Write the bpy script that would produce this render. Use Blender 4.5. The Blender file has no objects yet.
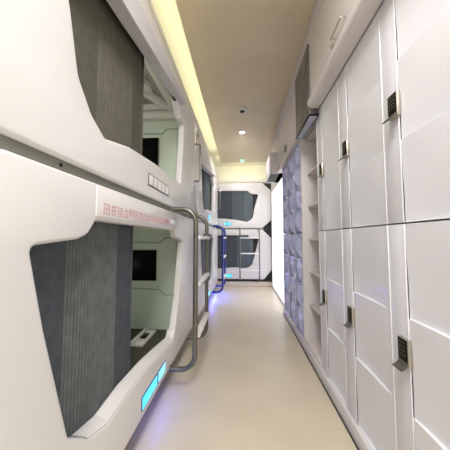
import bpy, bmesh, math, random
from mathutils import Vector, Matrix
from mathutils.geometry import tessellate_polygon
random.seed(4)
PI = math.pi
S = bpy.context.scene
COL = S.collection

# ------------------------------------------------------------------ camera
cam_d = bpy.data.cameras.new('camera')
cam = bpy.data.objects.new('camera', cam_d)
COL.objects.link(cam)
cam_d.sensor_width = 36.0
cam_d.lens = 18.0
cam_d.clip_start = 0.02
cam.location = (0, 0, 1.05)
cam.rotation_euler = (PI / 2 + math.atan(13 / 225), 0, math.atan(17 / 225))
S.camera = cam

# ------------------------------------------------------------------ world, light, exposure
W = bpy.data.worlds.new('world')
S.world = W
W.use_nodes = True
W.node_tree.nodes['Background'].inputs[0].default_value = (1, 1, 1, 1)
W.node_tree.nodes['Background'].inputs[1].default_value = 0.3
S.view_settings.view_transform = 'Standard'
S.view_settings.look = 'None'
S.view_settings.gamma = 1.0
S.view_settings.exposure = 0.14


def area(name, loc, rot, sx, sy, power, color=(1, 1, 1), spread=PI):
    l = bpy.data.lights.new(name, 'AREA')
    l.shape = 'RECTANGLE'
    l.size, l.size_y = sx, sy
    l.energy = power
    l.color = color
    l.spread = spread
    o = bpy.data.objects.new(name, l)
    COL.objects.link(o)
    o.location = loc
    o.rotation_euler = rot
    return o


WARM = (1.0, 0.86, 0.66)
COVE = (1.0, 0.93, 0.62)
BLUE = (0.10, 0.14, 1.0)
# added fill lights, unseen, over and behind the viewer (their panels are built below)
FILL_PANELS = [(0.03, -0.05), (0.03, -1.5)]
for px_, py_ in FILL_PANELS:
    area('ceiling_fill_light', (px_, py_, 2.68), (0, 0, 0), 0.5, 0.9, 30, (1.0, 0.97, 0.95))
# LED strips lying on the back of the dropped ceiling, washing the coves
area('cove_light_left', (-0.464, 1.6, 2.785), (0, math.radians(82), 0), 0.02, 6.2, 14, COVE)
area('cove_light_end', (0.03, 4.875, 2.785), (math.radians(75), 0, 0), 1.0, 0.02, 5, (1.0, 0.96, 0.78))


# ------------------------------------------------------------------ materials
def mat(name, color, rough=0.5, metal=0.0, emit=None, estr=0.0, coat=0.0, noise=0.0, nscale=8.0,
        bump=0.0, bscale=40.0, spec=0.5, stripe=None):
    m = bpy.data.materials.new(name)
    m.use_nodes = True
    nt = m.node_tree
    b = nt.nodes['Principled BSDF']
    b.inputs['Base Color'].default_value = (*color, 1)
    b.inputs['Roughness'].default_value = rough
    b.inputs['Metallic'].default_value = metal
    b.inputs['Specular IOR Level'].default_value = spec
    b.inputs['Coat Weight'].default_value = coat
    b.inputs['Coat Roughness'].default_value = 0.08
    if emit:
        b.inputs['Emission Color'].default_value = (*emit, 1)
        b.inputs['Emission Strength'].default_value = estr
    if noise or bump:
        tc = nt.nodes.new('ShaderNodeTexCoord')
    if noise:
        n = nt.nodes.new('ShaderNodeTexNoise')
        n.inputs['Scale'].default_value = nscale
        n.inputs['Detail'].default_value = 5
        nt.links.new(tc.outputs['Object'], n.inputs['Vector'])
        r = nt.nodes.new('ShaderNodeMapRange')
        r.inputs['From Min'].default_value = 0.3
        r.inputs['From Max'].default_value = 0.7
        r.inputs['To Min'].default_value = 1 - noise
        r.inputs['To Max'].default_value = 1 + noise * 0.4
        nt.links.new(n.outputs['Fac'], r.inputs['Value'])
        mx = nt.nodes.new('ShaderNodeMix')
        mx.data_type = 'RGBA'
        mx.blend_type = 'MULTIPLY'
        mx.inputs['Factor'].default_value = 1
        mx.inputs['A'].default_value = (*color, 1)
        nt.links.new(r.outputs['Result'], mx.inputs['B'])
        nt.links.new(mx.outputs['Result'], b.inputs['Base Color'])
    if stripe:
        # pleat shading painted as stripes along the cloth, in the object's own metres
        sx = nt.nodes.new('ShaderNodeSeparateXYZ')
        nt.links.new(tc.outputs['Object'], sx.inputs['Vector'])
        m1 = nt.nodes.new('ShaderNodeMath'); m1.operation = 'MULTIPLY'; m1.inputs[1].default_value = 2 * PI / stripe[0]
        nt.links.new(sx.outputs['Y'], m1.inputs[0])
        m2 = nt.nodes.new('ShaderNodeMath'); m2.operation = 'SINE'
        nt.links.new(m1.outputs[0], m2.inputs[0])
        r2 = nt.nodes.new('ShaderNodeMapRange')
        r2.inputs['From Min'].default_value = -0.6; r2.inputs['From Max'].default_value = 1
        r2.inputs['To Min'].default_value = stripe[1]; r2.inputs['To Max'].default_value = 1.25
        nt.links.new(m2.outputs[0], r2.inputs['Value'])
        mx2 = nt.nodes.new('ShaderNodeMix'); mx2.data_type = 'RGBA'; mx2.blend_type = 'MULTIPLY'
        mx2.inputs['Factor'].default_value = 1
        nt.links.new(mx.outputs['Result'], mx2.inputs['A'])
        nt.links.new(r2.outputs['Result'], mx2.inputs['B'])
        nt.links.new(mx2.outputs['Result'], b.inputs['Base Color'])
    if bump:
        n2 = nt.nodes.new('ShaderNodeTexNoise')
        n2.inputs['Scale'].default_value = bscale
        nt.links.new(tc.outputs['Object'], n2.inputs['Vector'])
        bp = nt.nodes.new('ShaderNodeBump')
        bp.inputs['Strength'].default_value = bump
        bp.inputs['Distance'].default_value = 0.01
        nt.links.new(n2.outputs['Fac'], bp.inputs['Height'])
        nt.links.new(bp.outputs['Normal'], b.inputs['Normal'])
    return m


M = dict(
    pod=mat('pod_white_plastic', (0.735, 0.722, 0.718), 0.35, coat=0.25),
    pod_rim=mat('pod_rim_grey', (0.58, 0.56, 0.585), 0.4),
    cabin=mat('cabin_pale_green', (0.60, 0.70, 0.58), 0.5),
    cabin_up=mat('cabin_cream_green', (0.66, 0.74, 0.64), 0.5),
    cabin_ceiling=mat('cabin_ceiling_white', (0.80, 0.78, 0.72), 0.5),
    seam=mat('cabin_seam_grey', (0.30, 0.36, 0.30), 0.6),
    black=mat('black_gloss', (0.004, 0.004, 0.005), 0.2),
    screen=mat('screen_and_shade_black', (0.002, 0.002, 0.002), 0.35, spec=0.1),
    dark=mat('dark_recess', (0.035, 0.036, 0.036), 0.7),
    curtain=mat('curtain_slate', (0.066, 0.078, 0.096), 0.85, noise=0.22, nscale=30, bump=0.15, bscale=300),
    curtain_rib=mat('curtain_pleat_grey', (0.108, 0.120, 0.124), 0.85, noise=0.28, nscale=22, stripe=(0.0160, 0.78)),
    curtain_up=mat('curtain_olive', (0.085, 0.085, 0.060), 0.85, noise=0.2, nscale=30, bump=0.15, bscale=300),
    curtain_up_rib=mat('curtain_olive_pleat', (0.165, 0.158, 0.115), 0.85, noise=0.2, nscale=30, stripe=(0.0160, 0.50)),
    curtain_plain=mat('curtain_blue_grey', (0.120, 0.150, 0.172), 0.8, noise=0.1, nscale=20),
    mattress=mat('mattress_olive', (0.085, 0.085, 0.060), 0.9, noise=0.3, nscale=60),
    steel=mat('brushed_dark_steel', (0.205, 0.198, 0.168), 0.34, metal=0.85),
    rail=mat('olive_grey_rail', (0.21, 0.215, 0.18), 0.5, metal=0.4),
    chrome=mat('chrome', (0.72, 0.71, 0.68), 0.16, metal=1.0),
    white=mat('white_paint', (0.80, 0.79, 0.78), 0.5),
    tread=mat('white_tread', (0.82, 0.81, 0.79), 0.45),
    red=mat('red_print', (0.55, 0.20, 0.22), 0.6),
    steel_blue_lit=mat('blue_lit_tube', (0.03, 0.05, 0.27), 0.3, metal=0.3),  # blue glow on the ladder rails put into the colour
    greyprint=mat('grey_print', (0.36, 0.33, 0.34), 0.6),
    cyan=mat('cyan_display', (0.05, 0.5, 0.7), 0.3, emit=(0.07, 0.72, 1.0), estr=1.1),
    cyan_pale=mat('cyan_display_pale', (0.1, 0.5, 0.7), 0.3, emit=(0.30, 0.85, 1.0), estr=1.0),
    display_blue=mat('display_frame_blue', (0.05, 0.12, 0.35), 0.3),
    badge=mat('badge_white', (0.86, 0.86, 0.86), 0.3),
    badge_frame=mat('badge_frame_grey', (0.16, 0.15, 0.15), 0.4),
    floor=mat('floor_vinyl', (0.71, 0.63, 0.495), 0.34, noise=0.07, nscale=3.0),
    ceiling=mat('ceiling_tan', (0.68, 0.585, 0.43), 0.45, noise=0.05, nscale=4),
    cove=mat('cove_cream', (0.82, 0.80, 0.68), 0.6),
    soffit=mat('soffit_pinkish_white', (0.74, 0.69, 0.68), 0.45),
    trim=mat('soffit_trim_shade', (0.62, 0.58, 0.61), 0.45),  # lilac tone of the trim's shading put into the colour
    locker=mat('locker_white_gloss', (0.82, 0.82, 0.875), 0.32, coat=0.2),
    locker_strip=mat('locker_strip_white', (0.78, 0.78, 0.835), 0.34, coat=0.2),
    locker_body=mat('locker_body_white', (0.75, 0.73, 0.75), 0.4),
    lilac=mat('locker_blue_reflection', (0.57, 0.59, 0.88), 0.08, coat=0.6),  # reflected blue light put into the locker colour
    shelf=mat('shelf_pinkish', (0.76, 0.69, 0.68), 0.45),
    darkpanel=mat('dark_glass_panel', (0.105, 0.098, 0.096), 0.25),
    bluewhite=mat('panel_underside_blue_grey', (0.52, 0.55, 0.68), 0.3),
    handle=mat('handle_grey_chrome', (0.38, 0.37, 0.34), 0.22, metal=1.0),
    lock_case=mat('lock_case_bronze_grey', (0.50, 0.47, 0.40), 0.3, metal=0.8),
    keypad=mat('keypad_olive_black', (0.012, 0.011, 0.007), 0.5, spec=0.15),
    button=mat('keypad_button', (0.28, 0.26, 0.20), 0.4),
    lamp=mat('fill_panel_face', (1, 1, 1), 0.5, emit=(1.0, 0.95, 0.90), estr=3.0),
    led=mat('led_strip_warm', (1, 1, 1), 0.5, emit=COVE, estr=4.0),
    ledw=mat('led_strip_white', (1, 1, 1), 0.5, emit=(1.0, 0.98, 0.95), estr=4.0),
    ledb=mat('led_strip_blue', (0.2, 0.3, 1), 0.5, emit=BLUE, estr=3.0),
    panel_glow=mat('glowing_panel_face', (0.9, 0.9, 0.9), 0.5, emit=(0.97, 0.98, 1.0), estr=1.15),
    greenlamp=mat('green_exit_lens', (0.5, 0.75, 0.68), 0.3, emit=(0.5, 0.9, 0.8), estr=0.45),
    downlamp=mat('downlight_face', (1, 1, 1), 0.4, emit=(1.0, 0.95, 1.0), estr=1.0),
)


# ------------------------------------------------------------------ mesh helpers
class MB:
    """collects shapes into one bmesh"""

    def __init__(self):
        self.bm = bmesh.new()

    def box(self, x0, x1, y0, y1, z0, z1, bev=0.0, seg=2):
        r = bmesh.ops.create_cube(self.bm, size=1.0)
        vs = r['verts']
        for v in vs:
            v.co = Vector((x0 + (v.co.x + .5) * (x1 - x0), y0 + (v.co.y + .5) * (y1 - y0), z0 + (v.co.z + .5) * (z1 - z0)))
        if bev:
            es = list({e for v in vs for e in v.link_edges})
            bmesh.ops.bevel(self.bm, geom=es, offset=bev, segments=seg, affect='EDGES', profile=0.5)
        return self

    def tube(self, pts, r, n=12, cap=True):
        pts = [Vector(p) for p in pts]
        rings = []
        up = None
        for i, p in enumerate(pts):
            if i == 0: t = pts[1] - p
            elif i == len(pts) - 1: t = p - pts[i - 1]
            else: t = (pts[i + 1] - p).normalized() + (p - pts[i - 1]).normalized()
            t.normalize()
            if up is None:
                up = Vector((0, 0, 1)) if abs(t.z) < 0.9 else Vector((0, 1, 0))
            a = t.cross(up).normalized()
            b = a.cross(t).normalized()
            up = b
            rings.append([self.bm.verts.new(p + r * (math.cos(2 * PI * k / n) * a + math.sin(2 * PI * k / n) * b)) for k in range(n)])
        for i in range(len(rings) - 1):
            for k in range(n):
                self.bm.faces.new((rings[i][k], rings[i][(k + 1) % n], rings[i + 1][(k + 1) % n], rings[i + 1][k]))
        if cap:
            self.bm.faces.new(list(reversed(rings[0])))
            self.bm.faces.new(rings[-1])
        return self

    def lathe(self, prof, cx, cy, n=28):
        """prof: list of (r, z) revolved about the vertical through cx, cy"""
        rings = []
        for r, z in prof:
            rings.append([self.bm.verts.new((cx + max(r, 1e-4) * math.cos(2 * PI * k / n), cy + max(r, 1e-4) * math.sin(2 * PI * k / n), z)) for k in range(n)])
        for i in range(len(rings) - 1):
            for k in range(n):
                self.bm.faces.new((rings[i][k], rings[i][(k + 1) % n], rings[i + 1][(k + 1) % n], rings[i + 1][k]))
        self.bm.faces.new(rings[0])
        self.bm.faces.new(list(reversed(rings[-1])))
        return self

    def prism(self, poly, x0, x1):
        """poly in (y, z) extruded along x"""
        A = [self.bm.verts.new((x0, y, z)) for y, z in poly]
        B = [self.bm.verts.new((x1, y, z)) for y, z in poly]
        n = len(poly)
        self.bm.faces.new(A)
        self.bm.faces.new(list(reversed(B)))
        for i in range(n):
            self.bm.faces.new((A[i], B[i], B[(i + 1) % n], A[(i + 1) % n]))
        return self

    def grid(self, f, nu, nv):
        vs = [[self.bm.verts.new(f(i / nu, j / nv)) for j in range(nv + 1)] for i in range(nu + 1)]
        for i in range(nu):
            for j in range(nv):
                self.bm.faces.new((vs[i][j], vs[i + 1][j], vs[i + 1][j + 1], vs[i][j + 1]))
        return self

    def xf(self, f):
        for v in self.bm.verts: v.co = f(v.co)
        return self

    def build(self, name, m, parent=None, smooth=35, recalc=True):
        return obj(name, self.bm, m, parent, smooth, recalc)


def obj(name, bm, m, parent=None, smooth=35, recalc=True):
    if recalc:
        bmesh.ops.recalc_face_normals(bm, faces=bm.faces)
    if smooth:
        lim = math.radians(smooth)
        for e in bm.edges:
            if len(e.link_faces) == 2 and e.calc_face_angle(0) > lim: e.smooth = False
        for f in bm.faces: f.smooth = True
    me = bpy.data.meshes.new(name)
    bm.to_mesh(me)
    bm.free()
    o = bpy.data.objects.new(name, me)
    COL.objects.link(o)
    me.materials.append(m)
    if parent is not None:
        o.parent = parent
    return o


def thing(name, loc, label, cat, group=None, rotz=0):
    o = bpy.data.objects.new(name, None)
    COL.objects.link(o)
    o.empty_display_size = 0.05
    o.location = loc
    o.rotation_euler = (0, 0, rotz)
    o['label'] = label
    o['category'] = cat
    if group: o['group'] = group
    return o


def tag(o, label, cat, group=None):
    o['label'] = label
    o['category'] = cat
    if group: o['group'] = group
    return o


def struct(name, mb, m, smooth=35):
    o = mb.build(name, m, None, smooth)
    o['kind'] = 'structure'
    return o


def fillet(pts, radii, seg=6):
    """rounds the corners of a closed polygon"""
    out = []
    n = len(pts)
    if not isinstance(radii, (list, tuple)): radii = [radii] * n
    for i in range(n):
        p = Vector(pts[i]); a = Vector(pts[i - 1]); b = Vector(pts[(i + 1) % n])
        d1 = (a - p); d2 = (b - p)
        l1, l2 = d1.length, d2.length
        d1.normalize(); d2.normalize()
        ang = d1.angle(d2)
        r = radii[i]
        if r <= 0 or ang > PI - 0.02:
            out.append(tuple(p)); continue
        t = min(r / math.tan(ang / 2), l1 * .49, l2 * .49)
        p1 = p + d1 * t; p2 = p + d2 * t
        for k in range(seg + 1):
            s = k / seg
            out.append(tuple((1 - s) ** 2 * p1 + 2 * s * (1 - s) * p + s * s * p2))
    return out


def plate(outline, holes, a0, a1, bev):
    """bmesh of a plate with holes; outline in (u, z), thickness a0..a1 along x; rounded edges"""
    cu = bpy.data.curves.new('tmp', 'CURVE')
    cu.dimensions = '2D'
    cu.fill_mode = 'BOTH'
    for poly in [outline] + holes:
        sp = cu.splines.new('POLY')
        sp.points.add(len(poly) - 1)
        for p, q in zip(sp.points, poly): p.co = (q[0], q[1], 0, 1)
        sp.use_cyclic_u = True
    th = (a1 - a0) / 2
    cu.extrude = th - bev
    cu.bevel_depth = bev
    cu.offset = -bev
    cu.bevel_resolution = 3
    o = bpy.data.objects.new('tmp', cu)
    COL.objects.link(o)
    dg = bpy.context.evaluated_depsgraph_get()
    me = bpy.data.meshes.new_from_object(o.evaluated_get(dg))
    bm = bmesh.new()
    bm.from_mesh(me)
    bpy.data.objects.remove(o); bpy.data.curves.remove(cu); bpy.data.meshes.remove(me)
    bmesh.ops.remove_doubles(bm, verts=bm.verts, dist=1e-5)
    c = (a0 + a1) / 2
    for v in bm.verts:
        v.co = Vector((c + v.co.z, v.co.x, v.co.y))
    return bm


# ------------------------------------------------------------------ room shell
YB, YE = -2.4, 5.75
struct('floor', MB().box(-1.9, 1.3, YB, YE, -0.10, 0.0), M['floor'])
struct('wall_back', MB().box(-1.9, 1.3, YB - .1, YB, 0, 3.0), M['white'])
struct('wall_front', MB().box(-1.9, 1.3, YE, YE + .1, 0, 3.0), M['cove'])
struct('wall_left', MB().box(-1.95, -1.85, YB, YE, 0, 3.0), M['white'])
struct('wall_right', MB().box(1.12, 1.22, YB, 3.27, 0, 3.0), M['white'])
struct('wall_recess', MB().box(0.655, 1.12, 3.27, YE, 0, 3.0), M['white'])
struct('ceiling', MB().box(-1.9, 1.3, YB, YE, 2.92, 3.0), M['cove'])
# dropped tan ceiling between the coves
struct('ceiling_dropped', MB().box(-0.455, 0.56, YB, 4.86, 2.70, 2.76), M['ceiling'])
# cornice above the left bank and above the end bank
struct('trim_1', MB().box(-0.60, -0.505, YB, 4.90, 2.295, 2.40, .012).box(-0.60, -0.495, YB, 4.90, 2.33, 2.338), M['cove'])
struct('trim_2', MB().box(-0.60, 0.655, 5.02, 5.10, 2.295, 2.40, .012), M['cove'])
# plinth recess and gaps behind the capsule fronts, their shade painted in dark
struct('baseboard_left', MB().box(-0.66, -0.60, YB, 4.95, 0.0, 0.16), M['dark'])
struct('gap_shade_end', MB().box(-0.60, 0.655, 5.09, 5.14, 0.0, 2.29), M['dark'])
struct('trim_5', MB().box(-0.60, 0.655, 4.99, 5.09, 0.0, 0.095, .006), M['floor'])
struct('plinth_shadow_line', MB().box(0.567, 0.574, YB, 3.25, 0.0, 0.009), M['dark'])  # dark strip painted as the shadow gap along the plinth
# soffit over the lockers: carcass, crown trim with painted lilac shade, lower valance
struct('wall_soffit', MB().box(0.545, 1.12, 1.70, 4.0, 2.035, 2.92), M['soffit'])
struct('trim_3', MB().box(0.515, 0.56, YB, 3.45, 2.56, 2.70, .012), M['trim'])
# dropped bulkhead at the far end of the soffit
struct('trim_4', MB().box(0.43, 0.655, 3.42, 4.05, 2.035, 2.36, .006), M['trim'])
# plinth under lockers
struct('baseboard_right', MB().box(0.572, 0.62, YB, 3.25, 0.0, 0.085, .006), M['locker_body'])

# ------------------------------------------------------------------ capsule pods
CH = [(0, .36), (0, 1.04), (.20, 1.245), (2.19, 1.245), (2.19, .15), (.17, .15)]
LOW_OUT = fillet([(0, .36), (0, 1.04), (.20, 1.24), (2.19, 1.24), (2.19, .15), (.17, .15)], [.05, .05, .05, .012, .012, .05])
UP_OUT = fillet([(0, 1.44), (0, 2.10), (.20, 2.285), (2.19, 2.285), (2.19, 1.272), (.20, 1.272)], [.05, .05, .05, .02, .012, .05])
LOW_WIN = fillet([(.28, 1.030), (.44, 1.046), (.482, 1.062), (.520, 1.110), (1.445, 1.108), (1.490, 1.050), (1.664, 1.022),
                  (1.640, .85), (1.565, .56), (1.44, .378), (1.20, .415), (1.00, .440), (.78, .450), (.63, .438), (.51, .415), (.43, .47), (.33, .82)],
                 [.02, .05, .05, .015, .02, .06, .02, .1, .2, .05, .1, .2, .2, .1, .03, .04, .1])
UP_WIN = fillet([(.28, 2.020), (.42, 2.035), (.47, 2.05), (.515, 2.085), (1.44, 2.195), (1.478, 2.115), (1.56, 2.040), (1.660, 2.028),
                 (1.648, 1.85), (1.607, 1.62), (1.585, 1.497), (1.34, 1.490), (1.03, 1.484), (.74, 1.460), (.555, 1.418), (.48, 1.465), (.415, 1.55), (.375, 1.72), (.33, 1.86)],
                [.02, .05, .05, .02, .03, .05, .05, .02, .1, .2, .012, .2, .2, .2, .03, .05, .08, .1, .1])


UP_WIN_FLAT = fillet([(.28, 2.020), (.42, 2.030), (.47, 2.05), (.515, 2.10), (1.44, 2.12), (1.60, 2.04), (1.660, 2.028),
                      (1.648, 1.85), (1.607, 1.62), (1.585, 1.497), (1.34, 1.490), (1.03, 1.484), (.74, 1.450), (.535, 1.405), (.45, 1.455), (.405, 1.51), (.375, 1.70), (.33, 1.86)],
                     [.015, .04, .04, .02, .03, .05, .02, .1, .2, .012, .2, .2, .2, .03, .05, .06, .1, .1])
# sloping lip along the foot of the lower opening
def lip_k(u):
    return max(0, min(1, (u - .49) / .12)) * (1 if u < 1.42 else max(0, (1.53 - u) / .11))


LOW_LIP = [(u, w, lip_k(u)) for u, w in LOW_WIN if w < .50 and lip_k(u) > 0]
LOW_WIN = [(u, w - .078 * lip_k(u)) if w < .50 else (u, w) for u, w in LOW_WIN]


def text_marks(mb, y0, y1, z0, z1, n, a):
    """a row of small square-built red characters, too small in the photo to read"""
    w = (y1 - y0) / n
    for i in range(n):
        u0 = y0 + i * w + w * .10; u1 = y0 + (i + 1) * w - w * .10
        t = 0.0017
        k = i % 5
        A0, A1 = a, a + .0012
        def H(z, q0=0, q1=1): mb.box(A0, A1, u0 + (u1 - u0) * q0, u0 + (u1 - u0) * q1, z - t / 2, z + t / 2)
        def V(q, p0=0, p1=1):
            c = u0 + (u1 - u0) * q
            mb.box(A0, A1, c - t / 2, c + t / 2, z0 + (z1 - z0) * p0, z0 + (z1 - z0) * p1)
        zz = lambda p: z0 + (z1 - z0) * p
        if k == 0: H(zz(.95)); H(zz(.5), .2, .8); V(.05, 0, .95); V(.95, 0, .95); V(.5, .15, .8); H(zz(.05))
        elif k == 1: H(zz(.85)); V(.3, .0, 1); V(.7, .0, 1); H(zz(.45)); H(zz(.1), .1, .9)
        elif k == 2: V(.1); H(zz(.9), .3, 1); H(zz(.6), .3, 1); H(zz(.3), .3, 1); V(.65, 0, .9); H(zz(.03), .2, 1)
        elif k == 3: H(zz(.7)); V(.5); V(.15, 0, .5); V(.85, 0, .5); H(zz(.03))
        else: V(.05, .1, 1); V(.95, .1, 1); H(zz(.97), .05, .95); H(zz(.65), .05, .95); H(zz(.35), .05, .95); V(.5, .35, .97)


def make_pod(level, loc, rotz, mir, label, lit, text=False, handle=False, lamp=4.0, drawn=None):
    low = level == 'low'
    zb = .15 if low else 1.27
    s = -1 if mir else 1
    root = thing('sleeping_capsule', (loc[0], loc[1], zb), label, 'sleeping pod', 'stacked sleeping capsules', rotz)

    def T(c): return Vector((c.x, c.y * s, c.z - zb))
    def B(mb, name, m, par=root, smooth=35): mb.xf(T); return mb.build(name, m, par, smooth)

    # front shell with its window opening
    mb = MB(); mb.bm.free()
    mb.bm = plate(LOW_OUT if low else UP_OUT, [LOW_WIN if low else (UP_WIN_FLAT if mir else UP_WIN)], -.055, 0, .012)
    if low:
        # slightly raised header band above the window
        mb.box(-.01, .004, .512, 1.46, 1.125, 1.232, .004)
    B(mb, 'front_shell', M['pod'])
    # inner frame of the opening, set back and smaller, seen as the sloping jamb
    if low:
        rim = LOW_LIP
        mb = MB()
        for k in range(len(rim) - 1):
            (ua, wa, ka), (ub, wb, kb) = rim[k], rim[k + 1]
            prof = [(-.012, -.098), (-.003, -.074), (-.010, -.066), (-.052, -.050), (-.060, -.055), (-.060, -.085)]
            rows = [[mb.bm.verts.new((a, u, w + d * kk)) for a, d in prof] for u, w, kk in ((ua, wa, ka), (ub, wb, kb))]
            for j in range(len(prof) - 1):
                mb.bm.faces.new((rows[0][j], rows[1][j], rows[1][j + 1], rows[0][j + 1]))
        bmesh.ops.remove_doubles(mb.bm, verts=mb.bm.verts, dist=1e-5)
        B(mb, 'window_lip', M['pod'], root, 50)
    # cabin: four walls, floor and ceiling
    z0, z1 = (.16, 1.225) if low else (1.29, 2.275)
    cm = M['cabin'] if low else M['cabin_up']
    if not lamp: cm = M['screen']  # unlit cabins painted black, their inner shade put into the colour
    zc = 1.17 if low else 2.20
    mb = MB()
    mb.box(-1.20, -1.17, .22, 1.82, z0, z1)
    mb.box(-1.20, -.058, 1.79, 1.82, z0, z1)
    mb.box(-1.20, -.058, .20, .23, z0 + .06, z1 - .06)
    mb.box(-1.20, -.058, .22, 1.82, z0, z0 + .03)
    B(mb, 'cabin', cm)
    mb = MB().box(-1.20, -.058, .22, 1.82, zc + .045 if low else zc + .075, z1 if low else z1 + .018)
    cx, cy = -.30, 1.42
    for dx, dy in ((.20, .33), (-.45, .33), (.20, -.40), (-.45, -.40), (-.75, 0)):
        mb.tube([(cx, cy, zc + .03), (cx + dx * .5, cy + dy * .5, zc + .012), (cx + dx, cy + dy, zc + .03)], .036, 8)
    mb.lathe([(.10, zc + .05), (.10, zc + .01), (.07, zc - .005)], cx, cy, 24)
    mb.box(-.135, -.06, .24, 1.80, zc - .012, zc + .05, .012)
    mb.box(-1.17, -.06, 1.735, 1.795, zc - .05, zc + .05, .015)
    mb.box(-1.17, -.06, 1.66, 1.70, zc + .0, zc + .05, .012)
    B(mb, 'cabin_ceiling', M['cabin_ceiling'])
    # panel seams on the end wall
    ze = 0.0 if low else 1.02
    mb = MB()
    for zs, dz in ((1.005, .045), (.587, -.045)):
        z_ = zs + ze
        mb.tube([(-.62, 1.788, z_ + .012), (-.245, 1.788, z_), (-.20, 1.788, z_ + dz), (-.06, 1.788, z_ + dz)], .005, 6)
    mb.tube([(-.10, 1.786, z0 + .05), (-.085, 1.786, zc - .06)], .008, 6)
    B(mb, 'panel_seam', M['seam'])
    # small screen on the end wall
    sz0, sz1 = (.665, .940) if low else (1.70, 1.985)
    sy0 = -.58
    mb = MB().box(sy0, -.275, 1.772, 1.79, sz0, sz1, .004)
    scr = B(mb, 'screen', M['screen'])
    # mattress
    mb = MB().box(-1.16, -.075, .24, 1.785, z0 + .03, z0 + .085, .02)
    B(mb, 'mattress', M['mattress'])
    if low:
        mb = MB()
        mb.box(-.33, -.235, 1.44, 1.71, z0 + .085, z0 + .105, .004)
        mb.box(-.33, -.30, 1.44, 1.71, z0 + .10, z0 + .125, .004)
        tr = B(mb, 'control_ledge', M['white'])
        mb = MB().box(-.30, -.255, 1.53, 1.61, z0 + .105, z0 + .118, .003)
        B(mb, 'socket', M['black'], tr)
    # pleated roller curtain behind the opening
    n = 120
    ya, yb = .245, .905 if low else .99
    if drawn: ya, yb = drawn
    slate = low or lit
    blind = drawn and not lamp
    ra, rb = (.465, .755) if low else (.585, .865)
    zt, zl = (1.165, .24) if low else (2.195, 1.37)

    def cx_(y):
        return -.066 if (y < ra or y > rb) else -.066 + .0035 * (1 + math.sin((y - ra) / .0160 * 2 * PI))
    def strip(y0, y1, n):
        g = MB()
        g.grid(lambda i, j: Vector((cx_(y0 + (y1 - y0) * i), y0 + (y1 - y0) * i, zl + (zt - zl) * j)), n, 2)
        g.grid(lambda i, j: Vector((-.078, y0 + (y1 - y0) * i, zl + (zt - zl) * j)), 1, 1)
        return g
    g = strip(ya, ra, 2); 
    cur = B(g, 'curtain', M['curtain_plain' if blind else 'curtain' if slate else 'curtain_up'])
    g = strip(ra, rb, 130)
    B(g, 'pleats', M['curtain_plain' if blind else 'curtain_rib' if slate else 'curtain_up_rib'], cur, 60)
    g = strip(rb, yb, 2)
    g.box(-.085, -.060, yb - .012, yb, zl, zt, .003)
    B(g, 'curtain_hem', M['curtain' if slate else 'curtain_up'], cur)

    if low:
        # seam rail along the top, dark corner pieces and the plinth
        mb = MB().box(-.06, -.012, .16, 2.19, 1.238, 1.272, .002)
        sr = B(mb, 'seam_rail', M['rail'])
        for y in (.371, 1.2, 2.0):
            mb = MB().box(-.014, -.0095, y - .006, y + .006, 1.252, 1.262, .002)
            B(mb, 'screw', M['black'], sr)
        if text:
            mb = MB(); text_marks(mb, .545, 1.285, 1.137, 1.176, 16, .004)
            B(mb, 'lettering', M['red'], root, 0)
            mb = MB().box(.003, .0055, 1.30, 1.44, 1.150, 1.178, .001)  # pale highlight beside the lettering, painted as a raised patch
            B(mb, 'pale_highlight', M['badge'])
    else:
        if not mir:
            # projecting rim along the top of the opening
            mb = MB().prism([(.20, 1.93), (.677, 1.999), (1.56, 2.156), (1.58, 2.21), (.80, 2.135), (.20, 2.07)], -.03, .035)
            bmesh.ops.bevel(mb.bm, geom=list(mb.bm.edges), offset=.004, segments=2, affect='EDGES')
            B(mb, 'top_rim', M['pod_rim'])
            mb = MB().prism([(.30, 2.02), (.739, 2.064), (1.518, 2.139), (1.60, 2.20), (.739, 2.16), (.30, 2.10)], -.035, -.015)  # black strip below the rim
            B(mb, 'top_dark_strip', M['screen'])
        if handle:
            mb = MB()
            pts = [(-.005, 2.10, 2.05), (.045, 2.10, 2.05), (.058, 2.10, 2.036), (.058, 2.10, 1.664), (.045, 2.10, 1.65), (-.005, 2.10, 1.65)]
            mb.tube(pts, .011, 10)
            B(mb, 'grab_handle', M['handle'])
            mb = MB().box(-.002, .004, 2.085, 2.115, 1.565, 1.605, .004)
            B(mb, 'door_lock', M['steel'])
    # status display
    if low: q = [(.915, 1.105), (1.130, 1.245)] if text else [(.88, 1.0), (1.015, 1.06)]; zA, zB = .197, .252
    else: q = [(.938, 1.262)]; zA, zB = 1.337, 1.394
    if low or lit:
        if not low: q = [(.90, .985), (1.0, 1.05)]
        mb = MB()
        for a, b in q: mb.box(-.004, .003, a - .008, b + .008, zA - .008, zB + .008, .003)
        d = B(mb, 'status_display', M['display_blue'])
        for k, (a, b) in enumerate(q):
            mb = MB().box(.002, .0048, a, b, zA, zB, .001)
            B(mb, 'display_cell', M['cyan' if k == 0 else 'cyan_pale'], d)
    else:
        mb = MB().box(-.004, .003, .932, 1.268, zA - .006, zB + .008, .003)
        d = B(mb, 'status_display', M['badge_frame'])
        for k in range(5):
            w = (1.262 - .938) / 5
            mb = MB().box(.002, .0045, .938 + k * w + .005, .938 + (k + 1) * w - .005, zA + .003, zB, .001)
            B(mb, 'display_cell', M['badge'], d)
    # added fill panel, hidden on the rear wall to brighten the cabin
    zm = (z0 + zc) / 2 + .05
    mb = MB().box(-1.172, -1.155, .6, 1.0, zm - .06, zm + .06, .004)
    B(mb, 'cabin_fill_panel', M['lamp' if lamp else 'white'])
    pl = bpy.data.lights.new('cabin_fill_light', 'AREA'); pl.size = .25; pl.energy = lamp; pl.color = (1.0, 1.0, .86)
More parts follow.
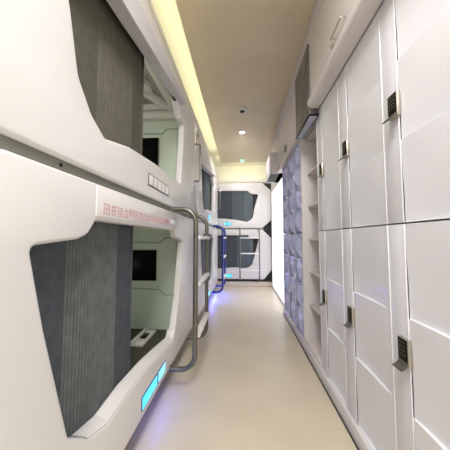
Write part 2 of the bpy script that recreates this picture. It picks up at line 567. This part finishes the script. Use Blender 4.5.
    if lamp:
        lo = bpy.data.objects.new('cabin_fill_light', pl); COL.objects.link(lo); lo.parent = root
        lo.location = T(Vector((-1.145, .8, zm))); lo.rotation_euler = (0, math.radians(-90), math.radians(25))
    # blue strip light tucked under the lower lip
    return root


PX, PY = -0.5, 0.22
make_pod('low', (PX, PY, 0), 0, False, 'lower white sleeping capsule nearest the viewer, grey curtain half drawn, red lettering', True, text=True, lamp=1.1)
make_pod('up', (PX, PY, 0), 0, False, 'upper white sleeping capsule nearest the viewer, olive curtain and five white squares', False, handle=True, lamp=5.0)
make_pod('low', (PX, PY + 2.2, 0), 0, False, 'lower white sleeping capsule second along the left bank, behind the near ladder', True, lamp=1.0, drawn=(.245, 1.50))
make_pod('up', (PX, PY + 2.2, 0), 0, False, 'upper white sleeping capsule second along the left bank, with lit cyan display', True, handle=True, lamp=1.0, drawn=(.245, 1.40))
make_pod('low', (0.645, 5.0, 0), -PI / 2, True, 'lower white sleeping capsule facing down the corridor at its far end', True, lamp=0, drawn=(.40, 1.75))
make_pod('up', (0.645, 5.0, 0), -PI / 2, True, 'upper white sleeping capsule facing down the corridor at its far end', True, lamp=0, drawn=(.40, 1.75))


# ------------------------------------------------------------------ ladders
def arc(c, r, a0, a1, e1, e2, n=7):
    return [Vector(c) + r * (math.cos(math.radians(a0 + (a1 - a0) * k / n)) * Vector(e1) + math.sin(math.radians(a0 + (a1 - a0) * k / n)) * Vector(e2)) for k in range(n + 1)]


def make_ladder(loc, rotz, w, label, rad=.0175, m='steel'):
    root = thing('bunk_ladder', (loc[0], loc[1], .135), label, 'ladder', 'ladders fixed to the capsules', rotz)
    D, R = .175, .10
    zt, zl = 1.255 - .135, .15 - .135
    for y in (0, w):
        p = [Vector((.003, y, zt)), Vector((D - R, y, zt))]
        p += arc((D - R, y, zt - R), R, 90, 0, (1, 0, 0), (0, 0, 1))
        p += arc((D - R, y, zl + R), R, 0, -90, (1, 0, 0), (0, 0, 1))
        p += [Vector((.003, y, zl))]
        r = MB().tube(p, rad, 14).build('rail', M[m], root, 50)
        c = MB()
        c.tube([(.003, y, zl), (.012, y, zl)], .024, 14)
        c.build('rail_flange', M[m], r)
    for z in (1.065, .735, .385):
        t = MB().box(D - .012, D + .032, rad * .6, w - rad * .6, z - .135 - .026, z - .135, .006).build('tread', M['tread'], root)
    return root


make_ladder((PX, 1.57), 0, .50, 'steel tube ladder with white treads beside the nearest capsules')
make_ladder((PX, 3.77), 0, .50, 'steel tube ladder coloured by painted blue light, with white treads on the left bank, before the end capsules', m='steel_blue_lit')
make_ladder((-.045, 5.0), -PI / 2, .41, 'slim ladder standing against the end capsules across the corridor', .0145)


# ------------------------------------------------------------------ lockers
LX = .588


def relief(mb, y0, y1, z0, z1, n, depth, x, power=1.3):
    """stack of twisted tiles: each leans back towards its lower far corner, then steps out"""
    h = (z1 - z0) / n
    for k in range(n):
        zt = z1 - k * h
        f = lambda i, j: Vector((x + depth * math.sin(PI * .86 * i) * (j ** power), y0 + (y1 - y0) * i, zt - h * j))
        mb.grid(f, 10, 12)
        g = lambda i, j: Vector((x + depth * math.sin(PI * .86 * i) * (1 - j), y0 + (y1 - y0) * i, zt - h))
        mb.grid(g, 10, 1)


def facets(mb, y0, y1, z0, z1, n, depth, x, flip=0):
    h = (z1 - z0) / n
    for k in range(n):
        a, b = z0 + k * h, z0 + (k + 1) * h
        m = len([0])
        ym = y0 + (y1 - y0) * (.38 if (k + flip) % 2 else .62)
        zm = a + h * (.6 if (k + flip) % 2 else .4)
        c = [(x, y0, a), (x + depth * .3, y1, a), (x, y1, b), (x + depth * .3, y0, b)]
        V = [mb.bm.verts.new(p) for p in c]
        d = [((x - depth * .25), y0 + (y1 - y0) * .5, a + h * .12), (x + depth, y1 - (y1 - y0) * .18, zm), (x - depth * .4, y0 + (y1 - y0) * .5, b - h * .1), (x + depth * .7, y0 + (y1 - y0) * .15, zm)]
        Dv = [mb.bm.verts.new(p) for p in d]
        cv = mb.bm.verts.new((x - depth * .7, ym, zm))
        for i in range(4):
            j = (i + 1) % 4
            mb.bm.faces.new((V[i], V[j], Dv[i]))
            mb.bm.faces.new((V[j], Dv[j], Dv[i]))
            mb.bm.faces.new((Dv[i], Dv[j], cv))


def make_lock(root, x, y, z):
    """keypad lock with a lever at its foot; x is the front plane (the room lies towards -x)"""
    mb = MB().box(x - .012, x + .004, y - .026, y + .026, z - .050, z + .045, .004)
    lk = mb.build('keypad_lock', M['lock_case'], root)
    mb = MB().box(x - .0145, x - .011, y - .0225, y + .0235, z - .034, z + .0425, .002)
    kp = mb.build('keypad', M['keypad'], lk)
    mb = MB()
    for i in range(3):
        for j in range(4):
            yy = y - .012 + i * .0115; zz = z + .031 - j * .0145
            mb.box(x - .0153, x - .014, yy - .0014, yy + .0014, zz - .0014, zz + .0014)
    mb.build('keypad_button', M['button'], lk, 0)
    # lever: curved tongue that sweeps out from the foot of the lock
    mb = MB()
    prof = [(-.013, -.034), (-.016, -.043), (-.022, -.051), (-.031, -.057), (-.040, -.059)]
    t = .0022
    for i in range(len(prof) - 1):
        (a, b), (c, d) = prof[i], prof[i + 1]
        A = [mb.bm.verts.new((p, y - .023, z + q)) for p, q in [(x + a, b), (x + c, d), (x + c + t * .5, d - t), (x + a + t * 1.3, b - t)]]
        Bv = [mb.bm.verts.new((v.co.x, y + .023, v.co.z)) for v in A]
        mb.bm.faces.new(A); mb.bm.faces.new(list(reversed(Bv)))
        for q in range(4): mb.bm.faces.new((A[q], Bv[q], Bv[(q + 1) % 4], A[(q + 1) % 4]))
    mb.build('lever', M['steel'], lk)


def make_locker(ya, ys, yb, z0, z1, label, lockz, far=False, lock=True, group='keypad lockers along the right wall'):
    """ya..ys relief door, ys..yb flat strip with the lock"""
    x = LX - (.008 if far else 0)
    root = thing('locker', (x + .25, (ya + yb) / 2, z0), label, 'locker', group)
    off = root.location.copy()
    def B(mb, n, m, p=root, sm=35):
        mb.xf(lambda c: c - off)
        return mb.build(n, m, p, sm)
    mb = MB().box(x + .045, x + .46, ya + .002, yb - .002, z0, z1)
    mb.box(x + .002, x + .05, ya + .0005, ya + .006, z0, z1)
    B(mb, 'body', M['locker_body'])
    mb = MB()
    if far: facets(mb, ya + .006, ys - .002, z0 + .005, z1 - .005, 4, .055, x + .016, 0 if z0 > 1 else 1)
    else: relief(mb, ya + .001, ys, z0 + .001, z1 - .001, 3, .015, x + .003)
    mm = M['lilac'] if far else M['locker']
    mb.xf(lambda c: c - off)
    obj('door', mb.bm, mm, root, 0 if far else 30, True)
    mb = MB().box(x + .002, x + .046, ys, yb, z0 + .001, z1 - .001, .001)
    mb.box(x - .001, x + .01, ys, ys + .006, z0 + .001, z1 - .001, .003)
    if not far: mb.box(x - .001, x + .01, yb - .006, yb, z0 + .001, z1 - .001, .003)
    B(mb, 'door_strip', M['lilac' if far else 'locker_strip'])
    if lock:
        # the lock hangs in local space
        ox, oy, oz = x - off.x, ys + .016 - off.y, lockz - off.z
        make_lock(root, ox, oy, oz)
    return root


ZL0, ZL1, ZU0, ZU1 = .086, 1.102, 1.106, 2.030
words = ['nearest the viewer', 'second from the viewer', 'third from the viewer, beside the open shelves']
for i, (ya, ys, yb) in enumerate([(.555, .865, .965), (.965, 1.268, 1.385), (1.385, 1.655, 1.778)]):
    make_locker(ya, ys, yb, ZL0, ZL1, 'lower white locker with keypad lock, ' + words[i], .645 if i == 0 else .635)
    make_locker(ya, ys, yb, ZU0, ZU1, 'upper white locker with keypad lock, ' + words[i], 1.557 if i == 0 else 1.55)
fw = ['first past the open shelves', 'second past the open shelves', 'third past the open shelves, farthest from the viewer']
for i in range(3):
    ya = 2.245 + i * .334
    make_locker(ya, ya + .27, ya + .334, ZL0, ZL1, 'lower faceted locker tinted with painted blue reflection, ' + fw[i], 0, True, False, 'faceted lockers with painted blue tint')
    make_locker(ya, ya + .27, ya + .334, ZU0, ZU1, 'upper faceted locker tinted with painted blue reflection, ' + fw[i], 0, True, False, 'faceted lockers with painted blue tint')

# open shelf unit between the locker banks
root = thing('open_shelf_unit', (.84, 2.01, .086), 'narrow open shelf unit between the white lockers and the faceted lockers', 'shelf')
o_ = root.location.copy()
def B2(mb, n, m):
    mb.xf(lambda c: c - o_); return mb.build(n, m, root)
B2(MB().box(LX - .006, 1.04, 2.222, 2.243, .086, 2.03, .002), 'side_panel', M['locker_body'])
B2(MB().box(LX + .006, 1.04, 1.780, 1.795, .086, 2.03, .002), 'side_panel', M['shelf'])
B2(MB().box(1.02, 1.04, 1.795, 2.222, .086, 2.03), 'back_panel', M['shelf'])
B2(MB().box(LX - .004, 1.02, 1.795, 2.222, .086, .112, .002), 'shelf_board', M['shelf'])
for z in (.41, .72, 1.03, 1.34, 1.66, 2.005):
    B2(MB().box(LX + .05, 1.02, 1.795, 2.222, z, z + .016, .002), 'shelf_board', M['shelf'])

# ------------------------------------------------------------------ overhead cabinet and dark panel
root = thing('overhead_cabinet', (.80, 1.08, 2.03), 'pinkish white overhead cabinet with a slim handle, above the near lockers', 'cabinet')
o_ = root.location.copy()
B2(MB().box(.535, 1.11, .45, 1.70, 2.04, 2.69), 'body', M['soffit'])
dr = B2(MB().box(.520, .535, .46, 1.695, 2.112, 2.556, .002), 'door', M['soffit'])
prof = fillet([(.52, 2.104), (.50, 2.09), (.505, 2.035), (.585, 2.030), (.60, 2.104)], [.005, .02, .03, .005, .005], 5)
mb = MB()
A = [mb.bm.verts.new((x, .45, z)) for x, z in prof]; Bv = [mb.bm.verts.new((x, 1.70, z)) for x, z in prof]
mb.bm.faces.new(A); mb.bm.faces.new(list(reversed(Bv)))
for k in range(len(prof)): mb.bm.faces.new((A[k], Bv[k], Bv[(k + 1) % len(prof)], A[(k + 1) % len(prof)]))
B2(mb, 'valance', M['soffit'])
mb = MB().tube([(.521, 1.225, 2.150), (.497, 1.225, 2.150), (.495, 1.10, 2.150), (.521, 1.10, 2.150)], .0055, 8)
mb.box(.493, .500, 1.095, 1.232, 2.143, 2.157, .002)
mb.xf(lambda c: c - o_); h = mb.build('handle', M['chrome'], root)
mb = MB().tube([(.521, 1.262, 2.138), (.510, 1.262, 2.138)], .012, 16).tube([(.512, 1.262, 2.138), (.505, 1.262, 2.138)], .006, 12)
mb.xf(lambda c: c - o_); mb.build('lock', M['chrome'], root)

root = thing('display_box', (.56, 1.92, 1.985), 'dark grey flat display box mounted above the open shelves', 'display')
o_ = root.location.copy()
B2(MB().box(.512, .58, 1.705, 2.115, 1.99, 2.555, .003), 'panel', M['darkpanel'])
B2(MB().box(.506, .585, 1.700, 2.12, 1.980, 1.992, .002), 'frame', M['black'])
B2(MB().box(.520, .575, 1.715, 2.105, 1.976, 1.982, .001), 'underside', M['bluewhite'])

root = thing('light_panel', (.650, 4.08, .03), 'tall glowing white wall panel between the faceted lockers and the end capsules', 'light panel')
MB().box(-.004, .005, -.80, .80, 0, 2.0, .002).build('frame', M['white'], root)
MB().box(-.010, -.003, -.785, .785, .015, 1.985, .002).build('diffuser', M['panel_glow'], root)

# ------------------------------------------------------------------ ceiling and soffit fittings
root = thing('smoke_detector', (.010, 2.81, 2.70), 'round white smoke detector on the tan ceiling, nearest of the fittings', 'smoke detector')
MB().lathe([(.062, 0), (.062, -.012), (.055, -.022), (.042, -.026)], 0, 0).build('base', M['white'], root)
MB().lathe([(.032, -.025), (.030, -.034), (.02, -.038)], 0, 0).build('sensor', M['dark'], root)

root = thing('ceiling_downlight', (.010, 3.42, 2.70), 'small round flush ceiling light behind the smoke detector', 'ceiling light')
MB().lathe([(.062, 0), (.062, -.008), (.052, -.012)], 0, 0).build('ring', M['white'], root)
MB().lathe([(.048, -.010), (.048, -.0135)], 0, 0).build('lens', M['downlamp'], root)
sp = bpy.data.lights.new('downlight', 'SPOT'); sp.energy = 58; sp.spot_size = math.radians(130); sp.spot_blend = .8; sp.shadow_soft_size = .05; sp.color = (1, .95, .95)
so = bpy.data.objects.new('downlight', sp); COL.objects.link(so); so.parent = root; so.location = (0, 0, -.03); so.rotation_euler = (math.radians(42), 0, 0)

root = thing('emergency_light', (.008, 4.70, 2.70), 'small square greenish light on the ceiling near the far end', 'emergency light')
MB().box(-.055, .055, -.05, .05, -.03, 0, .004).build('housing', M['white'], root)
MB().box(-.045, .045, -.054, -.048, -.026, -.004, .001).box(-.045, .045, -.045, .045, -.034, -.028, .002).build('lens', M['greenlamp'], root)

root = thing('air_grille', (.505, 3.70, 2.035), 'black slatted air grille under the soffit at the far right', 'grille')
MB().box(-.062, .062, -.25, .25, -.006, 0, .002).build('frame', M['rail'], root)
for k in range(4):
    MB().box(-.055 + k * .029, -.035 + k * .029, -.235, .235, -.010, -.004, .001).build('slat', M['dark'], root)

root = thing('wall_sensor', (.545, 2.75, 2.13), 'small grey sensor on the soffit above the faceted lockers', 'sensor')
MB().box(-.022, .002, -.03, .03, -.01, .05, .006).build('housing', M['rail'], root)
MB().lathe([(.012, -.03), (.016, -.012), (.016, -.008)], -.012, 0).build('lens', M['steel'], root)

# added fill panels, unseen, above and behind the viewer
for k, (px_, py_) in enumerate(FILL_PANELS):
    root = thing('ceiling_fill_panel', (px_, py_, 2.70), 'added unseen fill panel in the tan ceiling ' + ('above the viewer' if k == 0 else 'behind the viewer'), 'ceiling light')
    MB().box(-.28, .28, -.48, .48, -.012, 0, .002).build('frame', M['white'], root)
    MB().box(-.25, .25, -.45, .45, -.016, -.010).build('diffuser', M['lamp'], root)

# LED strips
tag(MB().box(-.452, -.440, YB + .1, 4.80, 2.761, 2.772).build('led_strip', M['led']), 'warm strip light hidden along the left edge of the dropped ceiling', 'strip light')
tag(MB().box(-.40, .55, 4.83, 4.842, 2.761, 2.772).build('led_strip', M['ledw']), 'pale strip light hidden along the far edge of the dropped ceiling', 'strip light')

# blue strip lights under the lower lips of the left bank
for k, (ya, yb, e) in enumerate([(1.2, 1.6, .22), (3.65, 4.45, 3.5)]):
    root = thing('under_light', (PX - .03, (ya + yb) / 2, .14), ['blue strip light under the lip of the nearest lower capsule', 'blue strip light under the lip of the second lower capsule'][k], 'strip light')
    MB().box(-.008, .008, -(yb - ya) / 2, (yb - ya) / 2, -.004, .006, .001).build('strip', M['ledb'], root)
    l = area('blue_light', (.014, 0, -.012), (0, math.radians(-62), 0), .02, yb - ya, e, BLUE); l.parent = root
